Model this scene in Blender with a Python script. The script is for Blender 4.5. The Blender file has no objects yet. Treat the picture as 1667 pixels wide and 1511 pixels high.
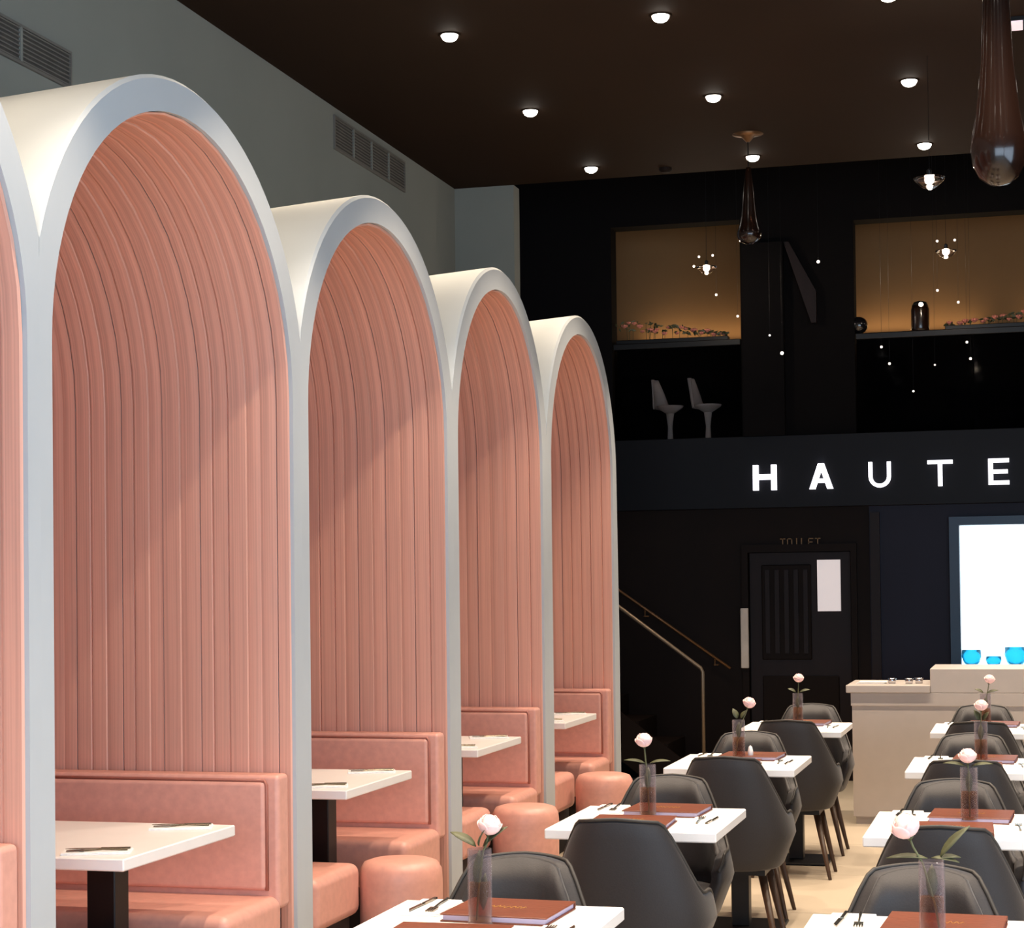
import bpy, bmesh, math, random
from mathutils import Vector, Matrix
random.seed(7)
C = bpy.context.scene.collection
SC = bpy.context.scene
PI = math.pi
# ------------------------------------------------------------------ camera
cd = bpy.data.cameras.new('camera'); cam = bpy.data.objects.new('camera', cd); C.objects.link(cam)
f_px, yaw, hy, roll, pitch = 3078.85, .2667, 889.735, .0116, .0207
F0 = Vector((-math.sin(yaw), math.cos(yaw), 0)); R0 = Vector((math.cos(yaw), math.sin(yaw), 0)); U0 = Vector((0, 0, 1))
Fv = F0*math.cos(pitch)+U0*math.sin(pitch); Uv = -F0*math.sin(pitch)+U0*math.cos(pitch); Dv = -Uv
Rr = R0*math.cos(roll)+Dv*math.sin(roll); Dr = Dv*math.cos(roll)-R0*math.sin(roll)
M = Matrix((( Rr.x, -Dr.x, -Fv.x), (Rr.y, -Dr.y, -Fv.y), (Rr.z, -Dr.z, -Fv.z))).to_4x4()
M.translation = Vector((0, 0, 1.56)); cam.matrix_world = M
cd.sensor_fit = 'HORIZONTAL'; cd.sensor_width = 36; cd.lens = f_px/1667*36
cd.shift_y = (hy-755.5)/1667; cd.clip_start = .05; cd.clip_end = 100
SC.camera = cam
# ------------------------------------------------------------------ world and exposure
w = bpy.data.worlds.new('world'); SC.world = w; w.use_nodes = True
w.node_tree.nodes['Background'].inputs[0].default_value = (.6, .75, 1, 1)
w.node_tree.nodes['Background'].inputs[1].default_value = .3
SC.view_settings.view_transform = 'Standard'; SC.view_settings.look = 'None'
SC.view_settings.exposure = 0; SC.view_settings.gamma = 1; SC.view_settings.use_curve_mapping = False
DAY_W = 380; SPOT_W = 235; MEZZ_W = 3.6
def light(name, typ, loc, energy, col, parent=None, rot=(0, 0, 0), **kw):
    d = bpy.data.lights.new(name, typ); d.energy = energy; d.color = col
    for k, v in kw.items(): setattr(d, k, v)
    o = bpy.data.objects.new(name, d); C.objects.link(o); o.location = loc; o.rotation_euler = rot
    if parent: o.parent = parent
    return o
# daylight through the glazed shopfront behind the camera
light('daylight', 'AREA', (.6, -2.8, 2.0), DAY_W, (.62, .80, 1), rot=(math.radians(90), 0, 0), shape='RECTANGLE', size=6.0, size_y=2.8)
light('daylight', 'AREA', (3.9, 1.0, 2.0), 380, (.62, .80, 1), rot=(math.radians(90), 0, math.radians(90)), shape='RECTANGLE', size=7.0, size_y=2.8)
# ------------------------------------------------------------------ materials
def srgb(r, g, b):
    def f(c):
        c /= 255
        return c/12.92 if c <= .04045 else ((c+.055)/1.055)**2.4
    return (f(r), f(g), f(b), 1)
MATS = {}
def mat(name, col, rough=.6, metal=0, noise=.06, nscale=(12, 12, 12), spec=.5, bump=0, emit=None, es=0, trans=0, ior=1.45, coat=0, sheen=0, objvar=0, detail=3):
    m = bpy.data.materials.new(name); m.use_nodes = True; MATS[name] = m
    nt = m.node_tree; b = nt.nodes['Principled BSDF']
    b.inputs['Roughness'].default_value = rough; b.inputs['Metallic'].default_value = metal
    b.inputs['Specular IOR Level'].default_value = spec; b.inputs['IOR'].default_value = ior
    b.inputs['Transmission Weight'].default_value = trans; b.inputs['Coat Weight'].default_value = coat
    b.inputs['Sheen Weight'].default_value = sheen
    c = srgb(*col); b.inputs['Base Color'].default_value = c
    if noise or bump or objvar:
        tc = nt.nodes.new('ShaderNodeTexCoord'); mp = nt.nodes.new('ShaderNodeMapping'); mp.inputs['Scale'].default_value = nscale
        nz = nt.nodes.new('ShaderNodeTexNoise'); nz.inputs['Scale'].default_value = 1; nz.inputs['Detail'].default_value = detail
        nt.links.new(tc.outputs['Object'], mp.inputs[0]); nt.links.new(mp.outputs[0], nz.inputs['Vector'])
        mr = nt.nodes.new('ShaderNodeMapRange'); mr.inputs['From Min'].default_value = .25; mr.inputs['From Max'].default_value = .75
        mr.inputs['To Min'].default_value = 1-noise*2; mr.inputs['To Max'].default_value = 1+noise
        nt.links.new(nz.outputs[0], mr.inputs['Value'])
        val = mr.outputs[0]
        if objvar:
            oi = nt.nodes.new('ShaderNodeObjectInfo'); m2 = nt.nodes.new('ShaderNodeMapRange')
            m2.inputs['To Min'].default_value = 1-objvar; m2.inputs['To Max'].default_value = 1+objvar
            nt.links.new(oi.outputs['Random'], m2.inputs['Value'])
            mu = nt.nodes.new('ShaderNodeMath'); mu.operation = 'MULTIPLY'
            nt.links.new(val, mu.inputs[0]); nt.links.new(m2.outputs[0], mu.inputs[1]); val = mu.outputs[0]
        hs = nt.nodes.new('ShaderNodeHueSaturation'); hs.inputs['Color'].default_value = c
        nt.links.new(val, hs.inputs['Value']); nt.links.new(hs.outputs[0], b.inputs['Base Color'])
        if bump:
            bp = nt.nodes.new('ShaderNodeBump'); bp.inputs['Strength'].default_value = bump; bp.inputs['Distance'].default_value = .01
            nt.links.new(nz.outputs[0], bp.inputs['Height']); nt.links.new(bp.outputs[0], b.inputs['Normal'])
    if emit:
        b.inputs['Emission Color'].default_value = srgb(*emit); b.inputs['Emission Strength'].default_value = es
    return m
mat('plaster', (184, 189, 192), .7, noise=.02, nscale=(3, 3, 3), bump=.02)
mat('wall_paint', (132, 134, 128), .8, noise=.03, nscale=(1.5, 1.5, 1.5))
mat('slat', (220, 163, 142), .5, noise=.13, nscale=(110, 1.2, .5), objvar=.05, bump=.05, detail=2)
mat('pink_panel', (205, 135, 115), .6)
mat('leather', (220, 161, 144), .42, noise=.05, nscale=(30, 30, 30), bump=.06)
mat('leather_dark', (168, 104, 88), .5)
mat('plinth', (40, 34, 32), .7)
mat('white_top', (236, 232, 228), .35, noise=.01)
mat('black_metal', (14, 13, 14), .4, spec=.4)
mat('fabric', (34, 30, 31), .6, noise=.12, nscale=(220, 220, 220), bump=.06, sheen=.12)
mat('piping', (54, 50, 46), .6)
mat('dark_wood', (72, 52, 38), .45, noise=.15, nscale=(60, 60, 6))
mat('floor', (176, 162, 142), .42, noise=.05, nscale=(2.5, 1.2, 1), detail=6)
mat('joint', (150, 136, 114), .6)
mat('ceiling', (40, 28, 20), .8, spec=.08, noise=.05, nscale=(1, 1, 1), bump=.05)
mat('dark_wall', (24, 16, 13), .6, spec=.12, noise=.10, nscale=(3, 3, 1))
mat('navy_wall', (22, 22, 38), .5, spec=.2, noise=.08, nscale=(4, 4, 1))
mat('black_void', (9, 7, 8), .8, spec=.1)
mat('fascia', (9, 9, 15), .5, spec=.2)
mat('dark_panel', (28, 19, 19), .5, spec=.2, noise=.1, nscale=(20, 20, 1))
mat('mezz_wall', (128, 96, 60), .8, noise=.05, nscale=(2, 2, 2))
mat('bronze', (120, 86, 56), .4, metal=.6)
mat('handrail', (130, 112, 92), .4, metal=.7)
mat('grille', (110, 106, 100), .6)
mat('grille_dark', (70, 66, 62), .8)
mat('stone_counter', (176, 166, 158), .5, noise=.02)
mat('chrome', (200, 200, 205), .2, metal=1, noise=0)
mat('steel_dark', (120, 112, 96), .25, metal=1, noise=0)
mat('napkin', (240, 238, 236), .85, bump=.1, nscale=(80, 80, 80))
mat('menu_leather', (104, 52, 32), .45, noise=.1, nscale=(60, 60, 60), bump=.1)
mat('pages', (176, 164, 186), .8)
mat('gold_ink', (196, 150, 84), .4, metal=.5, noise=0)
mat('petal', (238, 198, 194), .6, noise=.05, nscale=(60, 60, 60))
mat('petal_deep', (216, 132, 112), .6, noise=.1, nscale=(60, 60, 60))
mat('leaf', (74, 76, 48), .55, noise=.2, nscale=(40, 40, 40))
mat('stem', (96, 96, 62), .6)
mat('glass', (250, 246, 250), .02, noise=0, trans=1, ior=1.1, coat=.6)
mat('water', (250, 226, 180), .0, noise=0, trans=1, ior=1.025)
mat('smoked_glass', (36, 21, 15), .2, noise=0, trans=.3, ior=1.45, coat=.2)
mat('tinted_glass', (205, 200, 206), .03, noise=0, trans=1, ior=1.05)
mat('lamp_on', (255, 250, 240), .5, noise=0, emit=(255, 246, 232), es=18)
mat('lamp_soft', (220, 205, 210), .5, noise=0, emit=(232, 212, 220), es=.8)
mat('bulb_on', (255, 250, 240), .5, noise=0, emit=(255, 236, 214), es=14)
mat('spark', (255, 250, 240), .5, noise=0, emit=(255, 240, 226), es=2.2)
mat('sign_on', (250, 250, 255), .5, noise=0, emit=(248, 246, 255), es=1.6)
mat('daylight_pane', (240, 250, 255), .5, noise=0, emit=(225, 245, 255), es=2.6)
mat('door_glass', (205, 195, 192), .5, noise=0, emit=(206, 194, 192), es=.75)
mat('push_plate', (200, 184, 168), .5, metal=.2)
mat('halo_frame', (5, 42, 68), .4, noise=.05)  # blue light halo around the bright window, painted into the frame colour
mat('cyan_glass', (110, 220, 250), .25, noise=0, trans=.85, ior=1.2)
mat('cream_chair', (236, 224, 200), .4, noise=0)
mat('dark_ball', (20, 18, 20), .12, noise=0, coat=1)
mat('gold_letter', (112, 82, 48), .5, metal=.2, noise=0)
def thin_glass(name, tint, edge, rough=.04, ior=1.5):
    # thin clear wall: straight-through transmission with a Fresnel reflection that strengthens towards the edges
    m = bpy.data.materials.new(name); m.use_nodes = True; MATS[name] = m; nt = m.node_tree; nt.nodes.clear()
    out = nt.nodes.new('ShaderNodeOutputMaterial'); mx = nt.nodes.new('ShaderNodeMixShader')
    tr = nt.nodes.new('ShaderNodeBsdfTransparent'); tr.inputs[0].default_value = srgb(*tint)
    pr = nt.nodes.new('ShaderNodeBsdfPrincipled'); pr.inputs['Base Color'].default_value = srgb(*edge); pr.inputs['Roughness'].default_value = rough; pr.inputs['Coat Weight'].default_value = .5
    fr = nt.nodes.new('ShaderNodeLayerWeight'); fr.inputs['Blend'].default_value = .07
    nt.links.new(fr.outputs['Facing'], mx.inputs[0]); nt.links.new(tr.outputs[0], mx.inputs[1]); nt.links.new(pr.outputs[0], mx.inputs[2]); nt.links.new(mx.outputs[0], out.inputs[0])
thin_glass('vase_glass', (236, 234, 236), (196, 186, 192))
thin_glass('vase_water', (236, 192, 120), (190, 140, 70), .3, 1.33)
# ------------------------------------------------------------------ mesh helpers
class MB:
    def __init__(s): s.v = []; s.f = []
    def add(s, vs, fs):
        n = len(s.v); s.v += [tuple(p) for p in vs]; s.f += [tuple(i+n for i in q) for q in fs]; return s
    def box(s, x0, x1, y0, y1, z0, z1):
        vs = [(x, y, z) for z in (z0, z1) for y in (y0, y1) for x in (x0, x1)]
        return s.add(vs, [(0, 2, 3, 1), (4, 5, 7, 6), (0, 1, 5, 4), (2, 6, 7, 3), (0, 4, 6, 2), (1, 3, 7, 5)])
    def lathe(s, prof, n=20, c=(0, 0, 0), cap=True):
        vs = []; fs = []
        for r, z in prof:
            for i in range(n):
                a = 2*PI*i/n; vs.append((c[0]+r*math.cos(a), c[1]+r*math.sin(a), c[2]+z))
        for j in range(len(prof)-1):
            for i in range(n):
                a = j*n+i; b = j*n+(i+1) % n; fs.append((a, b, b+n, a+n))
        if cap:
            fs.append(tuple(range(n))[::-1]); fs.append(tuple((len(prof)-1)*n+i for i in range(n)))
        return s.add(vs, fs)
    def tube(s, pts, rad, n=8, cap=True):
        pts = [Vector(p) for p in pts]; rs = rad if isinstance(rad, (list, tuple)) else [rad]*len(pts)
        vs = []; fs = []
        for i, p in enumerate(pts):
            t = (pts[min(i+1, len(pts)-1)]-pts[max(i-1, 0)]).normalized()
            u = t.cross(Vector((0, 0, 1)) if abs(t.z) < .9 else Vector((1, 0, 0))).normalized(); q = t.cross(u)
            for k in range(n):
                a = 2*PI*k/n; vs.append(p+(u*math.cos(a)+q*math.sin(a))*rs[i])
        for j in range(len(pts)-1):
            for k in range(n):
                a = j*n+k; b = j*n+(k+1) % n; fs.append((a, b, b+n, a+n))
        if cap: fs.append(tuple(range(n))[::-1]); fs.append(tuple((len(pts)-1)*n+i for i in range(n)))
        return s.add(vs, fs)
    def ball(s, c, r, n=12, m=8, sz=1):
        prof = [(max(1e-4, r*math.sin(PI*j/m)), -r*sz*math.cos(PI*j/m)) for j in range(m+1)]
        return s.lathe(prof, n, c, cap=False)
    def prism(s, poly, y0, y1):      # poly in x,z extruded along y
        n = len(poly); vs = [(x, y0, z) for x, z in poly]+[(x, y1, z) for x, z in poly]
        fs = [tuple(range(n)), tuple(range(2*n-1, n-1, -1))]+[(i, i+n, (i+1) % n+n, (i+1) % n) for i in range(n)]
        return s.add(vs, fs)
def build(name, mb, m, parent=None, bevel=0, seg=2, smooth=False, sub=0, loc=None):
    me = bpy.data.meshes.new(name); me.from_pydata(mb.v, [], mb.f); me.validate()
    bm = bmesh.new(); bm.from_mesh(me); bmesh.ops.recalc_face_normals(bm, faces=bm.faces)
    bm.to_mesh(me); bm.free()
    me.materials.append(MATS[m])
    if smooth:
        for p in me.polygons: p.use_smooth = True
    o = bpy.data.objects.new(name, me); C.objects.link(o)
    if parent: o.parent = parent
    if loc: o.location = loc
    if bevel:
        md = o.modifiers.new('bevel', 'BEVEL'); md.width = bevel; md.segments = seg; md.limit_method = 'ANGLE'
        if seg > 1: 
            for p in me.polygons: p.use_smooth = True
            try: me.set_sharp_from_angle(angle=math.radians(180))
            except Exception: pass
            md.harden_normals = True
    if sub:
        md = o.modifiers.new('sub', 'SUBSURF'); md.levels = md.render_levels = sub
    return o
def tag(o, label=None, cat=None, group=None, kind=None):
    for k, v in (('label', label), ('category', cat), ('group', group), ('kind', kind)):
        if v: o[k] = v
    return o
def empty(name, loc=(0, 0, 0), rz=0, label=None, cat=None, group=None):
    o = bpy.data.objects.new(name, None); C.objects.link(o); o.location = loc; o.rotation_euler = (0, 0, rz); o.empty_display_size = .1
    return tag(o, label, cat, group)
def struct(name, mb, m, **k): return tag(build(name, mb, m, **k), kind='structure')
def dup(root, loc=None, rz=None, label=None, group=None):
    def rec(o, par):
        c = o.copy(); C.objects.link(c); c.parent = par
        if par: c.matrix_parent_inverse = o.matrix_parent_inverse
        for ch in KIDS.get(o.name, []): rec(ch, c)
        return c
    KIDS.clear()
    for o in bpy.data.objects:
        if o.parent: KIDS.setdefault(o.parent.name, []).append(o)
    r = rec(root, None)
    if loc is not None: r.location = loc
    if rz is not None: r.rotation_euler = (0, 0, rz)
    if label: r['label'] = label
    if group: r['group'] = group
    return r
KIDS = {}
def lerp(a, b, t): return a+(b-a)*t
# ------------------------------------------------------------------ room shell
XF, XW, ZC, YB = -2.607, -3.95, 4.424, 13.0
fl = struct('floor', MB().box(-5.2, 4, -3, 17, -.12, -.004), 'joint')
gx, gy, ts = -5.2, -3.0, 1.2
i = 0
tile_me = None
while gx < 4:
    gy = -3.0
    while gy < 16.9:
        if tile_me is None:
            t = build('tile', MB().box(.002, ts-.002, .002, ts-.002, -.02, 0), 'floor', fl); tile_me = t
        else:
            t = tile_me.copy(); C.objects.link(t)
        t.location = (gx, gy, 0); gy += ts
    gx += ts
struct('ceiling', MB().box(-5.2, 4, -3, YB, ZC, ZC+.2), 'ceiling')
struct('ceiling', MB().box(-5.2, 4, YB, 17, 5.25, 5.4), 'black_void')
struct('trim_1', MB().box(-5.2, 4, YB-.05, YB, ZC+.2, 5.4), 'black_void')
struct('wall_left', MB().box(XW-.15, XW, -3, YB, 0, 5.4), 'wall_paint')
struct('wall_left_return', MB().box(XW, -3.509, YB, YB+.15, 0, ZC), 'wall_paint')
struct('wall_right', MB().box(4, 4.15, 4.6, 17, 0, 5.4).box(4, 4.15, -3, 4.6, 0, .4).box(4, 4.15, -3, 4.6, 3.6, 5.4), 'dark_wall')
wn2 = struct('window_3', MB().box(4.02, 4.12, -3, 4.6, .4, .46).box(4.02, 4.12, -3, 4.6, 3.54, 3.6), 'black_metal')
for k in range(5):
    y = -3+7.54*k/4; build('mullion', MB().box(4.02, 4.12, y, y+.06, .46, 3.54), 'black_metal', wn2)
for k in range(4):
    y = -2.94+7.54*k/4; build('pane', MB().box(4.06, 4.07, y, y+1.825, .46, 3.54), 'glass', wn2)
# glazed shopfront behind the camera
wr = struct('wall_rear', MB().box(-5.2, -2.6, -3.15, -3, 0, ZC).box(3.7, 4, -3.15, -3, 0, ZC).box(-2.6, 3.7, -3.15, -3, 0, .4).box(-2.6, 3.7, -3.15, -3, 3.6, ZC), 'wall_paint')
wn = struct('window_1', MB().box(-2.6, 3.7, -3.14, -3.02, .4, .46).box(-2.6, 3.7, -3.14, -3.02, 3.54, 3.6), 'black_metal')
for k in range(5):
    x = -2.6+6.24*k/4; build('mullion', MB().box(x, x+.06, -3.14, -3.02, .46, 3.54), 'black_metal', wn)
for k in range(4):
    x = -2.54+6.24*k/4; build('pane', MB().box(x, x+1.5, -3.09, -3.08, .46, 3.54), 'glass', wn)
# end wall (under the mezzanine), with the door and the bright window opening
struct('wall_end', MB().box(-5.2, -2.153, 15, 15.2, 0, 2.15).box(-2.153, -1.346, 15, 15.2, 1.80, 2.15).box(-1.346, -1.20, 15, 15.2, 0, 2.15), 'dark_wall')
struct('wall_end_navy', MB().box(-1.20, -.59, 15, 15.2, 0, 2.15).box(-.59, 1.4, 15, 15.2, 0, .86).box(-.59, 1.4, 15, 15.2, 2.05, 2.15).box(1.4, 4, 15, 15.2, 0, 2.15), 'navy_wall')
struct('trim_2', MB().box(-1.19, -1.12, 14.96, 15, 0, 2.10), 'dark_panel')
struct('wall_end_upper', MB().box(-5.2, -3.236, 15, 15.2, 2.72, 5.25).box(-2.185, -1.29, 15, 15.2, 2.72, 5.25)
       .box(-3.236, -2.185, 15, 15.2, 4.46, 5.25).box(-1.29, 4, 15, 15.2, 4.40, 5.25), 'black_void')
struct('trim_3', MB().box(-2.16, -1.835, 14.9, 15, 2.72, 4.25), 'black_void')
struct('trim_4', MB().prism([(-1.83, 4.25), (-1.79, 4.25), (-1.58, 3.85), (-1.58, 3.60), (-1.62, 3.60)], 14.93, 15.0), 'dark_panel')
struct('wall_mezzanine', MB().box(-5.2, 4, 16.4, 16.55, 3.30, 5.25), 'mezz_wall')
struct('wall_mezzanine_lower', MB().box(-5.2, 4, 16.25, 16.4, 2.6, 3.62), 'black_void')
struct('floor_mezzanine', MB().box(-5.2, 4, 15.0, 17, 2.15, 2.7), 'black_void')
struct('trim_5', MB().box(-5.2, 4, 14.93, 15.0, 2.15, 2.72), 'fascia', bevel=.004, seg=1)
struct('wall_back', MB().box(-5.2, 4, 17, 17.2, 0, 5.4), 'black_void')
# ------------------------------------------------------------------ mezzanine guard, planters and lamps
def guard(x0, x1, label):
    g = empty('glass_guard', ((x0+x1)/2, 15.04, 2.72), 0, label, 'balustrade')
    n = max(1, round((x1-x0)/1.05)); wd = (x1-x0)/n
    for k in range(n):
        a = x0+k*wd-(x0+x1)/2
        build('pane', MB().box(a+.006, a+wd-.006, -.01, .01, 0, .74), 'tinted_glass', g)
    build('rail', MB().box((x0-x1)/2, (x1-x0)/2, -.035, .035, .74, .79), 'black_metal', g, bevel=.008)
    return g
guard(-3.23, -2.19, 'dark tinted glass guard below the left flower planter on the upper floor')
guard(-1.285, 1.4, 'dark tinted glass guard along the upper floor right of the black pier')
def planter(x0, x1, n, label, h0, h1):
    p = empty('flower_planter', ((x0+x1)/2, 15.13, 3.513), 0, label, 'planter')
    hw = (x1-x0)/2
    build('trough', MB().box(-hw, hw, -.05, .05, .0, .035), 'black_metal', p, bevel=.004, seg=1)
    lf = MB(); rnd = random.Random(3+n)
    for k in range(n*5):
        x = rnd.uniform(-hw, hw); t = (x+hw)/(2*hw); h = lerp(h0, h1, t)*rnd.uniform(.5, 1.1); a = rnd.uniform(0, 6.3); l = rnd.uniform(.015, .03)
        c = Vector((x, rnd.uniform(-.04, .04), .03+h)); d = Vector((math.cos(a), math.sin(a)*.6, rnd.uniform(-.3, .9))).normalized()
        s = d.cross(Vector((0, 1, .3))).normalized()*l*.4
        lf.add([c-d*l, c+s, c+d*l, c-s+Vector((0, .004, 0))], [(0, 1, 2), (0, 2, 3)])
        if k % 4 == 0: lf.tube([(x, 0, .02), (c.x, c.y, c.z)], .002, 4)
    tag(build('foliage', lf, 'leaf', p), kind='stuff')
    b0 = None
    for k in range(n):
        x = lerp(-hw+.02, hw-.02, (k+.5)/n)+rnd.uniform(-.02, .02); t = (x+hw)/(2*hw); h = lerp(h0, h1, t)*rnd.uniform(.35, 1.0)
        if b0 is None:
            mb = MB().ball((0, 0, 0), .013, 8, 6)
            for q in range(5):
                a = q*2*PI/5; mb.ball((.012*math.cos(a), .012*math.sin(a), .002), .010, 6, 4, .8)
            b = b0 = build('blossom', mb, 'petal_deep', p, smooth=True)
        else:
            b = b0.copy(); C.objects.link(b)
        b.location = (x, rnd.uniform(-.04, .02), .035+h); b.scale = [rnd.uniform(.9, 1.5)]*3
    return p
planter(-3.22, -2.30, 20, 'long planter of small peach flowers on the upper floor, left opening', .18, .03)
planter(-.60, .10, 12, 'long planter of small peach flowers on the upper floor, right opening', .02, .10)
o = build('globe_vase', MB().ball((0, 0, .068), .068, 20, 12), 'dark_ball', smooth=True, loc=(-1.26, 15.06, 3.51)); tag(o, 'glossy black ball on the guard rail beside the black pier', 'ball')
o = empty('lantern', (-.788, 15.06, 3.51), 0, 'small dark glass lantern with a lit top on the right guard rail', 'lantern')
build('glass_body', MB().lathe([(.066, 0), (.07, .02), (.07, .17), (.06, .20)], 18), 'smoked_glass', o, smooth=True)
build('lid', MB().lathe([(.062, .2), (.05, .225), (.02, .235)], 18), 'black_metal', o, smooth=True)
build('flame', MB().ball((.01, -.055, .20), .018, 10, 6), 'bulb_on', o, smooth=True)
# warm wall washers standing on the ledge at the foot of the ochre wall
for k, (x, e) in enumerate(((-2.7, 1.0), (-.9, 1.0), (.6, 1.0))):
    t = empty('wall_washer', (x, 16.30, 3.625), 0, 'warm linear light washing the ochre upper wall, %s' % ['in the left opening', 'in the right opening', 'at the far right'][k], 'light')
    build('housing', MB().box(-.55, .55, -.03, .03, -.005, .02), 'black_metal', t)
    light('lamp', 'AREA', (0, 0, .03), MEZZ_W*e, (1, .72, .42), t, rot=(PI+.25, 0, 0), shape='RECTANGLE', size=1.1, size_y=.04)
def tulip(x, seat, label, rz, s=1):
    t = empty('tulip_chair', (x, 15.62, 2.70), rz, label, 'chair')
    build('pedestal', MB().lathe([(.10, 0), (.09, .01), (.03, .06), (.022, .2), (.04, .34)], 16), 'cream_chair', t, smooth=True)
    build('seat', MB().lathe([(.03, .33), (.08, .36), (.125, .39), (.135, .41), (.12, .405), (.05, .38)], 20), 'cream_chair', t, smooth=True)
    vs = []; fs = []
    for j in range(8):
        z = .38+.30*j/7; wd = lerp(.16, .05, (j/7)**1.3)
        for i in range(9):
            a = lerp(-1, 1, i/8); vs.append((wd*a, .15+.06*j/7-.05*a*a, z))
    for j in range(7):
        for i in range(8): a = j*9+i; fs.append((a, a+1, a+10, a+9))
    b = build('backrest', MB().add(vs, fs), 'cream_chair', t, smooth=True); md = b.modifiers.new('s', 'SOLIDIFY'); md.thickness = .015
    t.scale = (s, s, s)
    return t
tulip(-2.88, 0, 'left one of two pale pedestal chairs behind the dark guard', math.radians(70), .85)
tulip(-2.56, 0, 'right one of two pale pedestal chairs behind the dark guard', math.radians(80), .85)
# ------------------------------------------------------------------ illuminated sign
sg = empty('illuminated_sign', (0, 14.93, 2.28), 0, 'row of glowing white capital letters spelling HAUTE on the dark fascia', 'sign')
def letter(ch, cx, cz, wd, ht, th=.042):
    mb = MB(); a, b = -wd/2, wd/2; y0, y1 = -.045, -.006
    if ch == 'H': mb.box(a, a+th, y0, y1, 0, ht).box(b-th, b, y0, y1, 0, ht).box(a+th, b-th, y0, y1, ht*.42, ht*.42+th)
    if ch == 'A':
        mb.prism([(a, 0), (a+th*1.1, 0), (th*.45, ht), (-th*.55, ht)], y0, y1); mb.prism([(b-th*1.1, 0), (b, 0), (th*.55, ht), (-th*.45, ht)], y0+.001, y1)
        mb.box(a+wd*.2, b-wd*.2, y0+.002, y1, ht*.24, ht*.24+th*.8)
    if ch == 'U':
        n = 10; r = wd/2; po = [(a, ht)]; pi = [(a+th*.8, ht)]
        po += [(-r*math.cos(PI*k/n), r-r*math.sin(PI*k/n)) for k in range(n+1)]+[(b, ht)]
        q = r-th*.8; pi += [(-q*math.cos(PI*k/n), r-q*math.sin(PI*k/n)) for k in range(n+1)]+[(b-th*.8, ht)]
        for k in range(len(po)-1): mb.prism([po[k], po[k+1], pi[k+1], pi[k]], y0, y1)
    if ch == 'T': mb.box(a, b, y0, y1, ht-th*.8, ht).box(-th*.45, th*.45, y0, y1, 0, ht-th*.8)
    if ch == 'E': mb.box(a, a+th, y0, y1, 0, ht).box(a+th, b, y0, y1, 0, th*.85).box(a+th, b-.01, y0, y1, ht/2-th*.42, ht/2+th*.42).box(a+th, b, y0, y1, ht-th*.85, ht)
    o = build('letter', mb, 'sign_on', sg, loc=(cx, 0, cz-2.28))
    return o
for ch, x, wd in (('H', -1.998, .185), ('A', -1.557, .185), ('U', -1.106, .17), ('T', -.648, .19), ('E', -.211, .155)):
    letter(ch, x, 2.288, wd, .20, .042 if ch in 'HA' else .036)
# ------------------------------------------------------------------ door
dr = struct('door_1', MB().box(-2.145, -1.354, 15.02, 15.07, 0.0, 1.795), 'dark_panel')
for (x0, x1, z0, z1) in ((-2.05, -1.66, .95, 1.70), (-2.05, -1.45, .12, .82)):
    build('panel', MB().box(x0, x1, 15.0, 15.03, z0, z1), 'dark_wall', dr, bevel=.006, seg=1)
for k in range(5):
    build('batten', MB().box(-2.02+.075*k, -1.985+.075*k, 14.985, 15.0, 1.0, 1.66), 'dark_panel', dr)
build('vision_panel', MB().box(-1.61, -1.43, 15.0, 15.025, 1.33, 1.735), 'door_glass', dr)
build('push_plate', MB().box(-2.212, -2.15, 14.935, 14.958, .885, 1.36), 'push_plate', dr, bevel=.004, seg=1)
build('door_frame', MB().box(-2.20, -2.153, 14.96, 15.0, 0, 1.86).box(-1.346, -1.30, 14.96, 15.0, 0, 1.86).box(-2.153, -1.346, 14.96, 15.0, 1.80, 1.86), 'dark_wall', dr)
# TOILET lettering over the door
tl = empty('door_sign', (-1.738, 14.985, 1.876), 0, 'faint gold capital lettering above the dark door', 'sign')
W = {'T': [((-1, 1), (1, 1)), ((0, 1), (0, -1))], 'O': [((-1, -1), (-1, 1)), ((-1, 1), (1, 1)), ((1, 1), (1, -1)), ((1, -1), (-1, -1))], 'I': [((0, 1), (0, -1))],
     'L': [((-1, 1), (-1, -1)), ((-1, -1), (1, -1))], 'E': [((-1, 1), (-1, -1)), ((-1, 1), (1, 1)), ((-1, 0), (.6, 0)), ((-1, -1), (1, -1))]}
for k, ch in enumerate('TOILET'):
    mb = MB()
    for (a, b) in W[ch]:
        x0, x1 = sorted((a[0]*.017, b[0]*.017)); z0, z1 = sorted((a[1]*.028, b[1]*.028)); mb.box(x0-.004, x1+.004, -.006, .004, z0-.004, z1+.004)
    build('letter', mb, 'gold_letter', tl, loc=(-.137+.055*k, -.0, 0))
# ------------------------------------------------------------------ bright window
wd_ = struct('window_2', MB().box(-.59, -.515, 14.93, 15.2, .86, 2.05).box(-.515, 1.4, 14.93, 15.2, 1.985, 2.05).box(-.515, 1.4, 14.96, 15.2, .86, .89), 'halo_frame')  # teal strips carry the window's blue glow as colour
for a, b in ((-.515, .42), (.45, 1.4)): build('pane', MB().box(a, b, 15.15, 15.16, .89, 1.985), 'daylight_pane', wd_)
build('mullion', MB().box(.42, .45, 15.12, 15.2, .89, 1.985), 'halo_frame', wd_)
for x, r, h, lb in ((-.44, .075, .13, 'cyan rounded bowl at the left foot of the bright window'), (-.275, .06, .08, 'low grey-blue bowl in the middle of the bright window sill'), (-.11, .085, .15, 'light cyan rounded bowl at the right of the bright window sill')):
    mb = MB().lathe([(r*.45, 0), (r*.8, h*.25), (r, h*.6), (r*.95, h), (r*.88, h), (r*.9, h*.6), (r*.7, h*.3), (r*.3, h*.1)], 20)
    tag(build('bowl', mb, 'cyan_glass', smooth=True, loc=(x, 15.06, .892)), lb, 'bowl')
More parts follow.
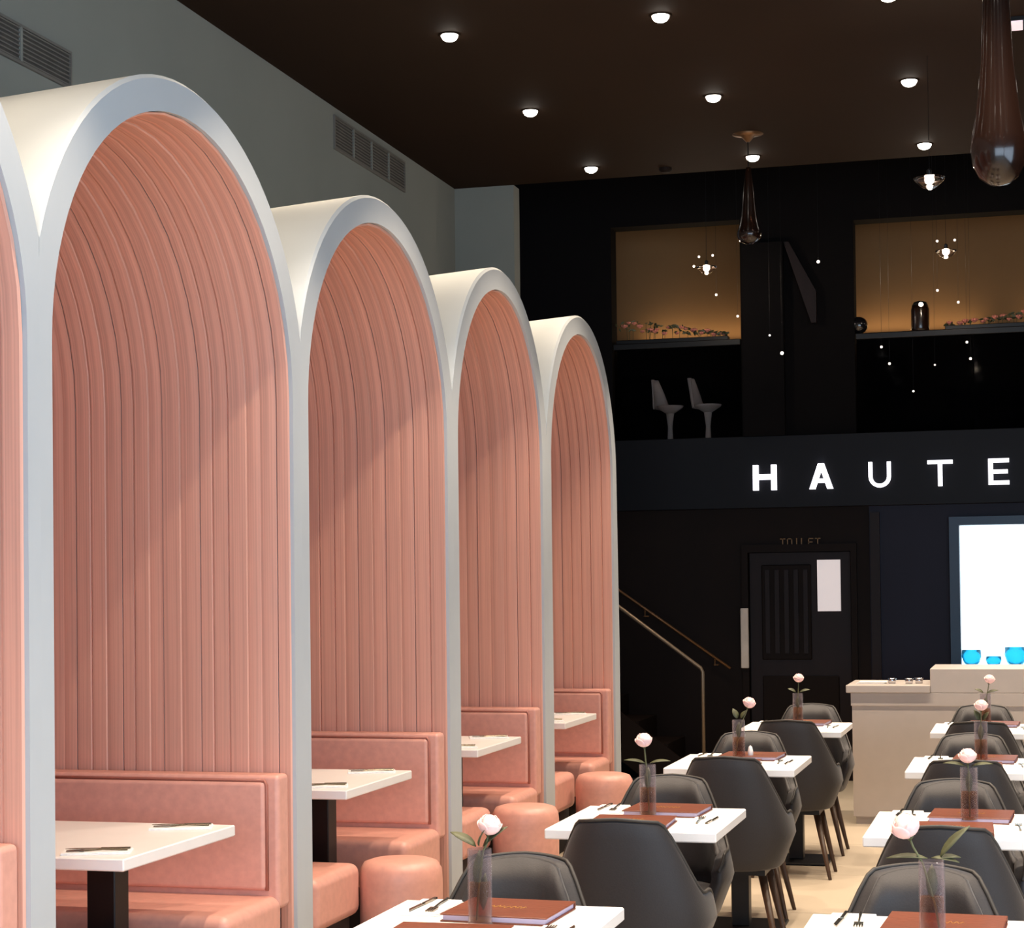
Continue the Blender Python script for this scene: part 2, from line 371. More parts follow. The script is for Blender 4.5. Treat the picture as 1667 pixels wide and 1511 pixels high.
# ------------------------------------------------------------------ stairs
st = empty('staircase', (-2.4, 14.6, 0), 0, 'dark staircase rising to the left beside the arches with slim metal handrails', 'stairs')
for k in range(11):
    x = -2.45-.227*k
    build('step', MB().box(x+2.4-.25, x+2.4, -.36, .38, max(0, .17*k-.06), .17*(k+1)), 'dark_wall', st)
build('side_string', MB().prism([(-.02, 0), (-.02, .12), (-2.5, 1.98), (-2.5, 1.6), (-.35, 0)], -.40, -.365), 'dark_wall', st)
def P_(x, z, y): return (x+2.4, y-14.6, z)
build('handrail', MB().tube([P_(-2.395, 0, 14.2), P_(-2.395, .89, 14.2), P_(-2.41, .92, 14.2), P_(-2.986, 1.352, 14.2), P_(-4.8, 2.70, 14.2)], .014, 8), 'handrail', st, smooth=True)
wrl = build('wall_rail', MB().tube([P_(-2.295, .884, 14.93), P_(-3.142, 1.478, 14.93), P_(-4.8, 2.64, 14.93)], .011, 8), 'bronze', st, smooth=True)
for x, z in ((-2.42, .96), (-2.98, 1.35), (-3.6, 1.78)):
    build('bracket', MB().tube([P_(x, z, 14.93), P_(x, z-.05, 14.94), P_(x, z-.05, 15.0)], .006, 6).lathe([(.025, 0), (.025, .01)], 10, (x+2.4, .385, z-.055)), 'bronze', wrl)
# ------------------------------------------------------------------ counter
ct = empty('service_counter', (0, 12.65, 0), 0, 'long pale service counter with a stepped higher section at the right', 'counter')
build('front_panel', MB().box(-1.115, 2.4, -.30, .30, .05, .76), 'stone_counter', ct)
build('plinth', MB().box(-1.10, 2.4, -.285, .28, 0, .05), 'stone_counter', ct)
build('ledge', MB().box(-1.122, 2.4, -.312, .31, .76, .845), 'stone_counter', ct, bevel=.003, seg=1)
build('worktop', MB().box(-1.15, -.62, -.34, .33, .845, .895), 'stone_counter', ct, bevel=.006)
build('raised_section', MB().box(-.62, 2.4, -.312, .33, .845, 1.0), 'stone_counter', ct, bevel=.004, seg=1)
for k, (x, y) in enumerate(((-.87, 12.5), (-.76, 12.47), (-.70, 12.53))):
    lb = ['drinking glass nearest the free end of the pale counter', 'middle drinking glass on the low part of the pale counter', 'drinking glass beside the step of the pale counter'][k]
    tag(build('drinking_glass', MB().lathe([(.022, 0), (.028, .035), (.026, .035), (.02, .006)], 14), 'chrome', smooth=True, loc=(x, y, .896)), lb, 'glass')
mb = MB()
for k in range(6): mb.box(-.10+.004*k, .08+.003*k, -.06, .06, .002*k, .002*k+.0015)
tag(build('paper_stack', mb, 'napkin', loc=(-1.0, 12.55, .896)), 'low stack of white papers on the end of the pale counter', 'papers')
# ------------------------------------------------------------------ arches
ZS, RI, BT = 2.254, .83, .113
ARCH = [(2.79, 4.585, 2.72, 4.652), (4.72, 6.501, 4.652, 6.578), (6.655, 8.417, 6.578, 8.504), (8.591, 10.205, 8.504, 10.305), (10.406, 12.052, 10.305, 12.20)]
ANAME = ['pink slatted arch cut off at the left edge of the photo', 'largest full arch, white rimmed with a pink slatted vault', 'second full white rimmed pink arch from the left',
         'third full white rimmed pink arch from the left', 'smallest and farthest white rimmed pink arch beside the black wall']
def arch(k):
    y0, y1, p0, p1 = ARCH[k]; c = (y0+y1)/2; hw = (y1-y0)/2
    t = empty('arched_booth', (XF, c, 0), 0, ANAME[k], 'arch', 'row of pink arches along the left wall')
    inner = [(-hw, 0), (-hw, 1.2)]; outer = [(p0-c, 0), (p0-c, 1.2)]
    N = 40; hwo, ro = hw+BT, RI+BT
    for i in range(N+1):
        a = PI-PI*i/N
        inner.append((hw*math.cos(a), ZS+RI*math.sin(a)))
        outer.append((min(max(hwo*math.cos(a), p0-c), p1-c), ZS+ro*math.sin(a)))
    inner += [(hw, 1.2), (hw, 0)]; outer += [(p1-c, 1.2), (p1-c, 0)]
    XB = XW-XF+.005; n = len(inner); vs = []; fs = []
    CH = .012
    for (yy, zz), (oy, oz) in zip(inner, outer):
        drop = .10*max(0, (oz-2.5)/.7)
        # loop: inner front, outer front (chamfered), outer back, inner back
        vs += [(0, yy, zz), (0, oy, oz-(CH if oz > 2.5 else 0)), (-CH, oy, oz), (XB, oy, oz-drop), (XB, yy, zz)]
    for j in range(n-1):
        for q in range(5):
            a, b = j*5+q, j*5+(q+1) % 5; fs.append((a, b, b+5, a+5))
    fs += [tuple(range(5))[::-1], tuple((n-1)*5+q for q in range(5))]
    sh = build('shell', MB().add(vs, fs), 'plaster', t)
    for p in sh.data.polygons: p.use_smooth = True
    sh.data.set_sharp_from_angle(angle=math.radians(25))
    # slats: curved strips proud of the lining
    meshes = {}
    x = -.014; rnd = random.Random(k*5+1)
    while x > XB+.085:
        wv = rnd.choice((.052, .064, .064, .076)); dv = rnd.choice((.005, .007, .010))
        if (wv, dv) not in meshes:
            g = .001 if dv > .006 else .004; prof = [(0, g), (-.005, dv), (-wv*.5, dv+.001), (-wv+.005, dv), (-wv, g)]
            path = [(-1, 0, 0.02), (-1, 0, ZS)]
            N2 = 20; pv = []
            pts = [(-hw, .0, 1, 0), (-hw, ZS, 1, 0)]
            for i in range(1, N2):
                a = PI-PI*i/N2; pts.append((hw*math.cos(a), ZS+RI*math.sin(a), -math.cos(a), -math.sin(a)))
            pts += [(hw, ZS, -1, 0), (hw, .0, -1, 0)]
            for (py, pz, ny, nz) in pts:
                for (px, d) in prof: pv.append((px, py+ny*d, pz+nz*d))
            pf = []
            for j in range(len(pts)-1):
                for q in range(4): a = j*5+q; pf.append((a, a+1, a+6, a+5))
            s = build('slat', MB().add(pv, pf), 'slat', t); meshes[(wv, dv)] = s
            for p in s.data.polygons: p.use_smooth = True
            s.data.set_sharp_from_angle(angle=math.radians(40))
        else:
            s = meshes[(wv, dv)].copy(); C.objects.link(s)
        s.location = (x, 0, 0); x -= wv
    mb = MB(); poly = [(yy, zz) for yy, zz in inner]; m = len(poly)
    mb.add([(XB+.012, yy, zz) for yy, zz in poly]+[(XB+.002, yy, zz) for yy, zz in poly], [tuple(range(m)), tuple(range(2*m-1, m-1, -1))]+[(i, i+m, (i+1) % m+m, (i+1) % m) for i in range(m)])
    build('back_panel', mb, 'pink_panel', t)
    return t
for k in range(5): arch(k)
# ------------------------------------------------------------------ benches, booth tables, poufs
BN = ['the cut-off leftmost arch', 'the largest arch', 'the second full arch', 'the third full arch', 'the farthest arch']
def bench(yb, sgn, label):      # yb: lining plane behind the backrest; sgn=-1: seat extends towards the camera
    t = empty('banquette', (0, yb, 0), 0 if sgn < 0 else PI, label, 'bench', 'pink booth benches')
    m = 1 if sgn < 0 else -1
    def X(a, b): return (a, b) if m > 0 else (-b, -a)
    x0, x1 = X(-3.90, -2.625)
    bx1 = 0 if m > 0 else .11      # the near benches' backrests stop short of the opening
    build('backrest', MB().box(x0+bx1, x1, -.105, -.004, .40, .885), 'leather', t, bevel=.018, seg=3)
    # welted frame line and inner panel
    a, b = X(-3.86, -2.672 if m > 0 else -2.78)
    pn = build('back_panel', MB().box(a, b, -.128, -.095, .47, .862), 'leather', t, bevel=.02, seg=3)
    build('piping', MB().tube([(a+.004, -.113, .866), (b-.004, -.113, .866), (b+.003, -.113, .85), (b+.003, -.113, .47)], .0065, 6), 'leather_dark', t, smooth=True)
    for bx in (-2.83, -3.20, -3.57):
        xx = bx if m > 0 else -bx
        build('button', MB().lathe([(.014, 0), (.012, .006), (.004, .009)], 12).__class__().ball((xx, -.131, .69), .013, 10, 6), 'leather_dark', pn, smooth=True)
    build('seat', MB().box(x0, x1, -.56, -.07, .24, .45), 'leather', t, bevel=.04, seg=4)
    build('plinth', MB().box(x0+.03, x1-.06 if m > 0 else x1-.03, -.50, -.03, 0, .26), 'plinth', t)
    return t
for k in range(5):
    y0, y1 = ARCH[k][:2]
    bench(y1-.022, -1, 'pink upholstered bench facing the camera under '+BN[k])
    bench(y0+.022, 1, 'pink bench backing onto the near pillar under '+BN[k])
def booth_table(k):
    y0, y1 = ARCH[k][:2]; c = (y0+y1)/2
    t = empty('booth_table', (-3.2, c, 0), 0, 'white rectangular table on black posts under '+BN[k], 'table', 'white booth tables')
    build('tabletop', MB().box(-.56, .558, -.415, .415, .712, .75), 'white_top', t, bevel=.004, seg=1)
    for x in (.29, -.30):
        build('leg', MB().box(x-.05, x+.05, -.05, .05, .012, .712), 'black_metal', t, bevel=.004, seg=1)
        build('base_plate', MB().box(x-.16, x+.16, -.22, .22, 0, .012), 'black_metal', t)
    return t
for k in range(5): booth_table(k)
def pouf(x, y, label):
    prof = [(.150, 0), (.160, .012), (.168, .20), (.170, .37), (.166, .415), (.150, .442), (.12, .452), (.0005, .455)]
    t = empty('round_stool', (x, y, 0), 0, label, 'stool', 'pink round stools')
    build('body', MB().lathe(prof, 40), 'leather', t, smooth=True)
pouf(-2.47, 3.6, 'round pink leather stool at the arch cut off at the left')
pouf(-2.47, 5.44, 'round pink leather stool before the largest arch')
pouf(-2.487, 7.33, 'round pink leather stool before the second full arch')
pouf(-2.47, 9.24, 'round pink leather stool before the third full arch')
pouf(-2.425, 10.87, 'round pink leather stool before the farthest arch')
# ------------------------------------------------------------------ left wall air grilles
def grille(y0, y1, z0, z1, n, label, m='grille'):
    t = empty('air_grille', (XW, (y0+y1)/2, z0), 0, label, 'vent')
    L = (y1-y0)/2; H = z1-z0
    build('frame', MB().box(0, .012, -L, L, 0, .012).box(0, .012, -L, L, H-.012, H).box(0, .012, -L, -L+.012, .012, H-.012).box(0, .012, L-.012, L, .012, H-.012), m, t)
    build('backing', MB().box(0.0, .003, -L+.012, L-.012, .012, H-.012), 'grille_dark', t)
    fin = MB(); q = int((H-.03)/.016)
    for k in range(q): z = .018+k*(H-.036)/max(1, q-1); fin.box(.003, .010, -L+.012, L-.012, z-.003, z+.003)
    tag(build('fins', fin, m, t), kind='stuff')
    for k in range(1, n): y = -L+2*L*k/n; build('divider', MB().box(0.002, .013, y-.008, y+.008, .012, H-.012), 'wall_paint', t)
grille(10.53, 11.85, 4.17, 4.375, 4, 'long slatted air grille on the left wall near the far ceiling corner')
grille(6.05, 7.32, 3.715, 3.88, 3, 'long slatted air grille at the top left corner of the photo', 'grille')
# ------------------------------------------------------------------ ceiling downlights
COLS = [(-2.856, 'column over the arches'), (-1.744, 'column over the aisle'), (-.615, 'column over the right tables'), (.50, 'column right of the photo'), (1.62, 'column far right of the photo')]
ROWS = [(2.73, 'first row, above the camera'), (4.38, 'second row'), (6.04, 'third row'), (7.69, 'fourth row'), (9.34, 'fifth row'), (10.99, 'sixth row'), (12.63, 'last row before the dark end bay')]
d0 = None
def spot_data(e, ang=78, bl=.45):
    d = bpy.data.lights.new('spot', 'SPOT'); d.energy = e; d.color = (1, .82, .64); d.spot_size = math.radians(ang); d.spot_blend = bl; d.shadow_soft_size = .025
    return d
S_AISLE = spot_data(SPOT_W); S_ARCH = spot_data(SPOT_W*.62, 84, .9); S_ARCH.color = (1, .80, .58)
for ci, (x, cn) in enumerate(COLS):
    for ri, (y, rn) in enumerate(ROWS):
        lb = 'round ceiling light, '+cn+', '+rn
        t = empty('downlight', (x, y, ZC), 0, lb, 'ceiling light', 'round recessed ceiling lights')
        if d0 is None:
            a = build('trim_ring', MB().lathe([(.046, .0), (.056, -.001), (.055, -.006), (.044, -.004)], 24, cap=False), 'ceiling', t, smooth=True)
            b = build('lens', MB().lathe([(.0005, -.036), (.018, -.034), (.034, -.026), (.043, -.012), (.045, -.001)], 24, cap=False), 'lamp_on', t, smooth=True); d0 = (a, b)
        else:
            for q in d0:
                e = q.copy(); C.objects.link(e); e.parent = t
        l = bpy.data.objects.new('spot', S_ARCH if ci == 0 else S_AISLE); C.objects.link(l); l.parent = t; l.location = (0, 0, -.085)
t = empty('square_ceiling_light', (-.027, 9.99, ZC), 0, 'small square pale ceiling light at the upper right edge', 'ceiling light')
build('housing', MB().box(-.05, .05, -.09, .09, -.02, 0), 'black_metal', t)
build('diffuser', MB().box(-.042, .042, -.08, .08, -.026, -.0195), 'lamp_soft', t)
t = empty('smoke_detector', (-2.37, 12.8, ZC), 0, 'small dark detector on the ceiling between the last downlights', 'detector')
build('body', MB().lathe([(.045, 0), (.045, -.015), (.03, -.03), (.001, -.032)], 20, cap=False), 'dark_wall', t, smooth=True)
# ------------------------------------------------------------------ pendants
def teardrop(x, y, zb, s, label, zc=ZC, cone=False):
    t = empty('teardrop_pendant', (x, y, zb), 0, label, 'pendant lamp')
    prof = [(.001, 0), (.03, .006), (.058, .028), (.076, .065), (.082, .105), (.078, .15), (.066, .21), (.056, .29), (.048, .38), (.042, .50), (.036, .62), (.024, .76), (.016, .86)]
    if cone: prof = [(r, z*.6) for r, z in prof]
    prof = [(r*s, z*s) for r, z in prof]
    build('shade', MB().lathe(prof, 32), 'smoked_glass', t, smooth=True)
    build('cord', MB().tube([(0, 0, prof[-1][1]), (0, 0, zc-zb)], .004, 6), 'black_metal', t)
    build('canopy', MB().lathe([(.012, zc-zb-.05), (.045, zc-zb-.012), (.10, zc-zb)] if cone else [(.05, zc-zb-.025), (.055, zc-zb)], 24), 'bronze', t, smooth=True)
teardrop(-.075, 6.5, 2.875, 1.12, 'large smoked brown glass teardrop pendant at the upper right edge')
teardrop(-1.686, 12.0, 3.72, .95, 'dim smoked glass teardrop pendant hanging over the counter end', cone=True)
def dish_lamp(x, y, z, r, label, zc, sparks=()):
    t = empty('glass_pendant', (x, y, z), 0, label, 'pendant lamp')
    build('glass_shade', MB().lathe([(.012, -.62*r), (.45*r, -.48*r), (.85*r, -.12*r), (r, .08*r), (.97*r, .1*r), (.8*r, -.05*r), (.42*r, -.42*r), (.01, -.56*r)], 28), 'glass', t, smooth=True)
    build('bulb', MB().ball((0, 0, -.02*r), .026, 14, 10), 'bulb_on', t, smooth=True)
    build('cord', MB().tube([(0, 0, .03), (0, 0, zc-z)], .0015, 6), 'black_metal', t)
    build('socket', MB().lathe([(.012, .02), (.014, .05), (.004, .06)], 10), 'black_metal', t)
    for (dx, dz) in sparks: build('small_bulb', MB().ball((dx, -.04, dz), .009, 8, 6), 'spark', t, smooth=True)
    light('glow', 'POINT', (0, 0, -.05), 18, (1, .8, .6), t, shadow_soft_size=.03)
dish_lamp(-.488, 10.5, 3.745, .088, 'clear glass dish pendant with a bright bulb below the ceiling at upper right', ZC)
dish_lamp(-2.324, 14.2, 3.955, .08, 'glowing clear glass pendant in the left ochre opening', 5.25, ((-.09, .01), (-.05, .08), (.055, .085)))
dish_lamp(-.55, 14.2, 3.975, .08, 'glowing clear glass pendant in the right ochre opening', 5.25, ((-.06, .075), (.065, .075)))
DOTS = [(-1.492, 3.971, 'on the black pier right of the slanting brown strip'), (-1.865, 3.432, 'upper of two on the black pier'), (-1.774, 3.293, 'lower and brighter of two on the black pier'), (-1.034, 3.307, 'leftmost below the right guard rail'),
        (-.977, 3.18, 'just under the leftmost one below the right guard rail'), (-.414, 3.315, 'upper of a pair at the far right below the guard rail'), (-.39, 3.192, 'lower of a pair at the far right below the guard rail'), (-.647, 3.157, 'faint, midway below the right guard rail'),
        (-.806, 2.968, 'lowest, above the sign letter T'), (-2.268, 3.761, 'under the glowing pendant in the left opening'), (-2.106, 3.589, 'at the right edge of the left opening'), (-.62, 3.708, 'under the glowing pendant in the right opening'), (-.471, 3.613, 'above the flowers in the right opening')]
b0 = None
for x, z, lb in DOTS:
    t = empty('bulb_pendant', (x, 14.3, z), 0, 'tiny glowing bulb '+lb, 'pendant lamp', 'tiny glowing bulbs before the upper floor')
    s = {3.293: 1.4, 3.971: 1.3, 3.157: .7, 2.968: .8, 3.432: .8}.get(z, 1)
    build('bulb', MB().ball((0, 0, 0), .0095*s, 8, 6), 'spark', t, smooth=True)
    build('cord', MB().tube([(0, 0, .01), (0, 0, 5.25-z)], .0008, 4), 'black_metal', t)
# ------------------------------------------------------------------ dining chairs
def zc_(z):      # half width of the tub at height z
    if z < .5: return lerp(.205, .262, min(1, max(0, (z-.36)/.14)))
    return .262-.092*((z-.5)/.34)**1.25
def tub_point(a, z, inset=0):
    zn = (z-.36)/.48; hw = zc_(z)-inset; hd = .235-inset
    s, c = math.sin(a), math.cos(a)
    x = hw*math.copysign(abs(s)**.72, s); y = -hd*math.copysign(abs(c)**.72, c)*(1 if c > 0 else .9)-.032*zn
    return Vector((x, y, z))
def ztop(a):
    d = abs(a)*180/PI
    t = min(1, max(0, (d-40)/42)); t = t*t*(3-2*t)
    e = min(1, max(0, (d-95)/25))
    return .838-.012*(d/40 if d < 40 else 1)-.235*t-.06*e
def make_chair():
    t = empty('tub_chair', (0, 0, 0), 0, 'x', 'chair', 'dark upholstered tub chairs')
    NA, NZ = 36, 8; A = [math.radians(lerp(-118, 118, i/NA)) for i in range(NA+1)]
    vs = []; fs = []
    for j in range(NZ+1):
        for a in A:
            z = lerp(.36, ztop(a), j/NZ); vs.append(tub_point(a, z))
    for j in range(NZ):
        for i in range(NA): q = j*(NA+1)+i; fs.append((q, q+1, q+NA+2, q+NA+1))
    b = build('backrest', MB().add(vs, fs), 'fabric', t, smooth=True)
    md = b.modifiers.new('s', 'SOLIDIFY'); md.thickness = .045; md.offset = 1 if True else 0
    md2 = b.modifiers.new('b', 'BEVEL'); md2.width = .012; md2.segments = 2; md2.limit_method = 'ANGLE'; md2.angle_limit = math.radians(50)
    # make sure the thickness grows inwards
    md.offset = -1
    bm = bmesh.new(); bm.from_mesh(b.data); bm.normal_update()
    fc = min(bm.faces, key=lambda q: q.calc_center_median().y)
    if fc.normal.y > 0: bmesh.ops.reverse_faces(bm, faces=bm.faces)
    bm.to_mesh(b.data); bm.free()
    build('piping', MB().tube([tub_point(a, ztop(a)+.002, .004) for a in A], .0055, 6), 'piping', t, smooth=True)
    # inner back pad
    vs = []; fs = []; A2 = [math.radians(lerp(-88, 88, i/16)) for i in range(17)]
    for j in range(7):
        for a in A2:
            z = lerp(.46, ztop(a)-.006, j/6); vs.append(tub_point(a, z, .040+.024*(1-(2*j/6-1)**4)*(1-(a/1.54)**4)))
    for j in range(6):
        for i in range(16): q = j*17+i; fs.append((q, q+1, q+18, q+17))
    pd = build('back_cushion', MB().add(vs, fs), 'fabric', t, smooth=True); md = pd.modifiers.new('s', 'SOLIDIFY'); md.thickness = .02; md.offset = 0
    # seat
    prof = []; n = 32; vs = []; fs = []
    lv = [(.80, .355), (.96, .365), (1.0, .39), (1.0, .435), (.95, .455), (.80, .465), (.4, .472), (.02, .474)]
    for (r, z) in lv:
        for i in range(n):
            a = 2*PI*i/n; c, s = math.cos(a), math.sin(a)
            vs.append((.212*r*math.copysign(abs(s)**.7, s), .02-.215*r*math.copysign(abs(c)**.7, c), z))
    for j in range(len(lv)-1):
        for i in range(n): q = j*n+i; p = j*n+(i+1) % n; fs.append((q, p, p+n, q+n))
    fs += [tuple(range(n))[::-1], tuple((len(lv)-1)*n+i for i in range(n))]
    build('seat', MB().add(vs, fs), 'fabric', t, smooth=True)
    build('underframe', MB().box(-.15, .15, -.15, .15, .335, .358), 'black_metal', t)
    for sx in (-1, 1):
        for sy in (-1, 1):
            build('leg', MB().tube([(sx*.205, .01+sy*(.115 if sy > 0 else .185), 0), (sx*.20, .01+sy*(.113 if sy > 0 else .18), .02), (sx*.13, sy*.10, .345)], [.009, .010, .019], 10), 'dark_wood', t, smooth=True)
    return t
proto = make_chair(); used = [False]
def place_chair(x, y, rz, label):
    if not used[0]:
        used[0] = True; proto.location = (x, y, 0); proto.rotation_euler = (0, 0, rz); proto['label'] = label; return proto
    return dup(proto, (x, y, 0), rz, label)
# ------------------------------------------------------------------ centre tables
TY = [3.9915+2.1158*k for k in range(4)]; TW, TD = .5756, .6744
LX, RX = -.9933-TW/2, -.5255+TW/2
TN = [['the front centre table', 'the second centre table', 'the third centre table', 'the farthest centre table'], ['the front right table', 'the second right table', 'the third right table', 'the farthest right table']]
def make_table():
    t = empty('bistro_table', (0, 0, 0), 0, 'x', 'table', 'white square bistro tables')
    build('tabletop', MB().box(-TW/2, TW/2, -TD/2, TD/2, .716, .75), 'white_top', t, bevel=.004, seg=1)
    build('top_plate', MB().box(-.14, .14, -.14, .14, .706, .716), 'black_metal', t)
    build('column', MB().box(-.04, .04, -.04, .04, .014, .706), 'black_metal', t, bevel=.004, seg=1)
    build('base_plate', MB().box(-.19, .19, -.19, .19, 0, .014), 'black_metal', t, bevel=.004, seg=1)
    return t
tproto = make_table()
# menu
def make_menu():
    t = empty('menu', (0, 0, 0), 0, 'x', 'menu', 'brown leather menus')
    W_, D_ = .135, .125
    build('cover', MB().box(-W_, W_, -D_, D_, .016, .020).box(-W_, W_, -D_, D_, 0, .004).box(-W_, W_, D_-.004, D_, .004, .016), 'menu_leather', t, bevel=.0015, seg=1)
    build('pages', MB().box(-W_+.006, W_-.006, -D_+.005, D_-.004, .004, .016), 'pages', t)
    mb = MB(); rnd = random.Random(2)     # script-like flourish in gold
    px = [(-.045+.09*i/24, .012*math.sin(i*1.7)*(1 if i % 5 else 1.6)+rnd.uniform(-.002, .002), .0206) for i in range(25)]
    mb.tube(px, .0009, 4); build('script', mb, 'gold_ink', t)
    return t
mproto = make_menu()
# napkin with cutlery
def make_napkin():
    mb = MB().box(-.055, .055, -.105, .105, 0, .004).box(-.054, .052, -.103, .104, .004, .0075)
    return tag(build('napkin', mb, 'napkin', bevel=.0015, seg=1), 'x', 'napkin', 'white folded napkins')
nproto = make_napkin()
def make_fork():
    mb = MB(); mb.tube([(0, -.095, .003), (0, -.02, .005), (0, .035, .003)], [.0042, .0026, .003], 6)
    mb.box(-.011, .011, .035, .05, .002, .0045)
    for q in range(4): mb.box(-.011+.0062*q, -.0076+.0062*q, .05, .09, .002, .004)
    return tag(build('fork', mb, 'steel_dark'), 'x', 'fork', 'steel forks')
def make_knife():
    mb = MB(); mb.box(-.0045, .0045, -.10, -.01, .001, .006)
    mb.add([(-.004, -.01, .002), (.008, -.01, .002), (.009, .07, .002), (-.002, .10, .002), (-.004, -.01, .004), (.008, -.01, .004), (.009, .07, .004), (-.002, .10, .004)],
           [(0, 1, 2, 3), (7, 6, 5, 4), (0, 4, 5, 1), (1, 5, 6, 2), (2, 6, 7, 3), (3, 7, 4, 0)])
    return tag(build('knife', mb, 'steel_dark'), 'x', 'knife', 'steel knives')
fproto, kproto = make_fork(), make_knife()
first = {}
def put(p, loc, rz, label):
    if p.name not in first:
        first[p.name] = 1; p.location = loc; p.rotation_euler = (0, 0, rz); p['label'] = label; return p
    return dup(p, loc, rz, label)
def setting(x, y, rz, where):
    z = .7502
    put(nproto, (x, y, z), rz, 'white napkin '+where)
    c, s = math.cos(rz), math.sin(rz)
    put(fproto, (x-.022*c, y-.022*s, z+.0078), rz+.05, 'fork on the napkin '+where)
    put(kproto, (x+.020*c, y+.020*s, z+.0078), rz-.04, 'knife on the napkin '+where)
# vase
def make_vase():
    t = empty('glass_vase', (0, 0, 0), 0, 'x', 'vase', 'slim glass vases')
    r, h, th = .029, .185, .0028
    build('glass_wall', MB().lathe([(.0005, 0), (r-.002, 0), (r, .003), (r, h), (r-th, h), (r-th, .012), (.0005, .012)], 28), 'vase_glass', t, smooth=True)
    build('water', MB().lathe([(r-th-.0006, .0125), (r-th-.0006, .105)], 28), 'vase_water', t, smooth=True)
    return t
vproto = make_vase()
def make_rose(stem, leaves, bs, face=0):
    t = empty('rose', (0, 0, 0), 0, 'x', 'flower', 'pale pink roses')
    build('stem', MB().tube(stem, .0028, 6), 'stem', t, smooth=True)
    for (p, d, l, wd) in leaves:
        p = Vector(p); d = Vector(d).normalized(); s = d.cross(Vector((0, -.4, 1))).normalized(); up = s.cross(d)
        vs = []; fs = []; n = 7
        for i in range(n):
            q = i/(n-1); w_ = wd*math.sin(PI*min(1, q*1.02+.001))**.8+.0006; c = p+d*l*q+up*(-.25*l*q*q)
            vs += [c-s*w_+up*w_*.25, c, c+s*w_+up*w_*.25]
        for i in range(n-1):
            a = i*3; fs += [(a, a+1, a+4, a+3), (a+1, a+2, a+5, a+4)]
        o = build('leaf', MB().add(vs, fs), 'leaf', t, smooth=True); md = o.modifiers.new('s', 'SOLIDIFY'); md.thickness = .0012
    tip = Vector(stem[-1]); ax = (tip-Vector(stem[-2])).normalized()
    u = ax.orthogonal().normalized(); v = ax.cross(u)
    mb = MB(); mb.ball(tuple(tip+ax*bs*.98), bs*.80, 16, 10, 1.1)
    for ring, (cnt, rad, top, op) in enumerate(((3, .86, 2.55, 0), (4, .92, 2.3, .02), (5, .98, 2.05, .05), (5, 1.04, 1.75, .10))):
        for k in range(cnt):
            a0 = 2*PI*(k/cnt)+ring*.7; vs = []; R_, Cn = 6, 6; span = 2*PI/cnt*.68
            for j in range(R_):
                q = j/(R_-1)
                for i in range(Cn+1):
                    e = 2*i/Cn-1; po = .15+(top-.15)*q*(1-.16*e*e*q)
                    rr = bs*rad*(math.sin(po)+op*q**3); hh = bs*(1-math.cos(po))
                    a = a0+span*e*(.55+.45*math.sin(PI*min(1, q*.85+.1)))
                    vs.append(tuple(tip+(u*math.cos(a)+v*math.sin(a))*rr*(1+.03*e)+ax*hh))
            mb.add(vs, [(j*(Cn+1)+i, j*(Cn+1)+i+1, j*(Cn+1)+i+Cn+2, j*(Cn+1)+i+Cn+1) for j in range(R_-1) for i in range(Cn)])
    b = build('blossom', mb, 'petal', t, smooth=True); md = b.modifiers.new('s', 'SOLIDIFY'); md.thickness = .0012
    build('sepals', MB().lathe([(.003, -.006), (bs*.34, .004), (bs*.12, bs*.3)], 8, tuple(tip)), 'leaf', t, smooth=True)
    return t
ROSE = {}
# per table: vase offset (x,y) world, rose head world point, kind of leaves
VAS = [[(-1.272, 4.33), (-1.286, 6.453), (-1.292, 8.62), (-1.270, 10.72)], [(-.221, 4.33), (-.205, 6.50), (-.218, 8.62), (-.243, 10.72)]]
HEAD = [[(-1.250, 4.33, .995), (-1.296, 6.453, 1.022), (-1.249, 8.62, 1.017), (-1.264, 10.72, 1.023)], [(-.268, 4.33, 1.015), (-.208, 6.50, .977), (-.215, 8.62, 1.010), (-.223, 10.72, 1.019)]]
LEAVES = [
    [((-.008, 0, .190), (-1, .1, .75), .075, .013), ((.008, 0, .190), (.9, 0, 1.1), .075, .014), ((-.006, 0, .09), (0, 0, 1), .09, .011), ((.008, 0, .04), (0, 0, 1), .085, .011), ((0, -.005, .192), (.2, -.4, 1), .05, .012)],
    [((-.008, 0, .190), (-1, 0, .35), .075, .009), ((.008, 0, .190), (1, 0, .35), .07, .009), ((0, 0, .10), (0, 0, 1), .075, .011)],
    [((-.006, 0, .190), (-.3, 0, 1), .05, .014), ((.010, 0, .190), (.4, 0, .9), .045, .012), ((0, 0, .1), (0, 0, 1), .075, .012)],
    [((-.010, 0, .190), (-.8, 0, .6), .05, .013), ((.010, 0, .190), (1, 0, .5), .06, .014), ((0, 0, .1), (0, 0, 1), .07, .012)],
    [((-.008, 0, .190), (-1, 0, .2), .09, .010), ((.008, 0, .190), (1, 0, .3), .055, .009), ((.018, 0, .192), (.62, 0, 1), .095, .012), ((0, 0, .192), (1, -.2, .1), .06, .008), ((0, 0, .10), (0, 0, 1), .075, .012)],
]
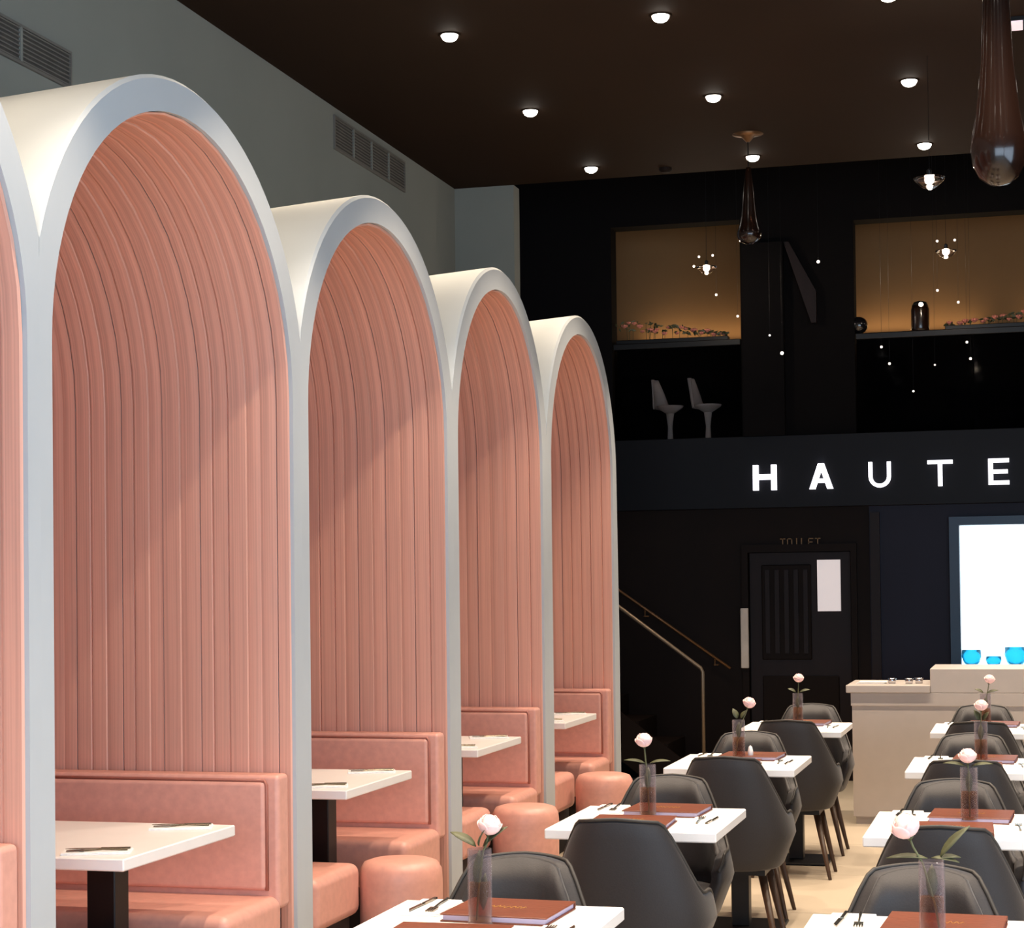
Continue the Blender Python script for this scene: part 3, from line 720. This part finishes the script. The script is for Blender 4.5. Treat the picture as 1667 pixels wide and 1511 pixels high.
for side in (0, 1):
    cx = (LX, RX)[side]; ch_x = (-1.235, -.262)[side]
    for k in range(4):
        tn = TN[side][k]; yc = TY[k]+TD/2
        put(tproto, (cx, yc, 0), 0, 'white square table on a black column, '+tn[4:])
        fx = (-1.32, -.27)[side]
        ny = TY[k]-.055
        if not (k == 0):      # the nearest tables' near chairs stand below the frame
            place_chair(ch_x, ny-.10, 0, 'dark tub chair with its back to the camera at '+tn)
        place_chair(fx+(0, .01, .01, .07)[k]*(1-side), TY[k]+TD+.005, PI, 'dark tub chair facing the camera on the far side of '+tn)
        put(mproto, (cx+.035, yc+.165, .7502), -.05, 'brown leather menu on the far half of '+tn)
        put(mproto, (cx-.02, yc-.195, .7502), PI+.03, 'brown leather menu on the near edge of '+tn)
        setting(cx-.185, yc+.215, PI, 'on the far left of '+tn)
        setting(cx+.215, yc-.09, 0, 'on the near right of '+tn)
        vx, vy = VAS[side][k]
        put(vproto, (vx, vy, .7502), 0, 'slim clear glass vase on '+tn)
        h = Vector(HEAD[side][k])-Vector((vx, vy, .7502))
        lv = LEAVES[4] if (side, k) == (1, 0) else LEAVES[k]
        bs = .030 if (side, k) == (1, 0) else .026
        z0 = h.z-bs
        lean = min(.02, max(-.02, h.x*.4))
        stem = [(-lean, 0, .015), (-lean*.3, 0, .09), (lean, 0, .178), (h.x*.85, h.y*.85, z0-.02), (h.x, h.y, z0)]
        r = make_rose(stem, lv, bs); r.location = (vx, vy, .7502); r['label'] = 'pale pink rose in the vase on '+tn
# booth table settings
for k in range(5):
    y0, y1 = ARCH[k][:2]; c = (y0+y1)/2
    setting(-2.79, c+.30, PI*.5+.35, 'on the far end of the table in '+BN[k])
    setting(-2.79, c-.30, PI*.5+.35, 'on the near end of the table in '+BN[k])
o = tag(build('salt_shaker', MB().lathe([(.012, 0), (.013, .03), (.008, .045), (.001, .05)], 14), 'white_top', smooth=True, loc=(-1.245, 8.66, .7502)), 'small white shaker beside the vase on the third centre table', 'shaker')
o.scale = (1, 1, 1.3)
bpy.context.view_layer.update()
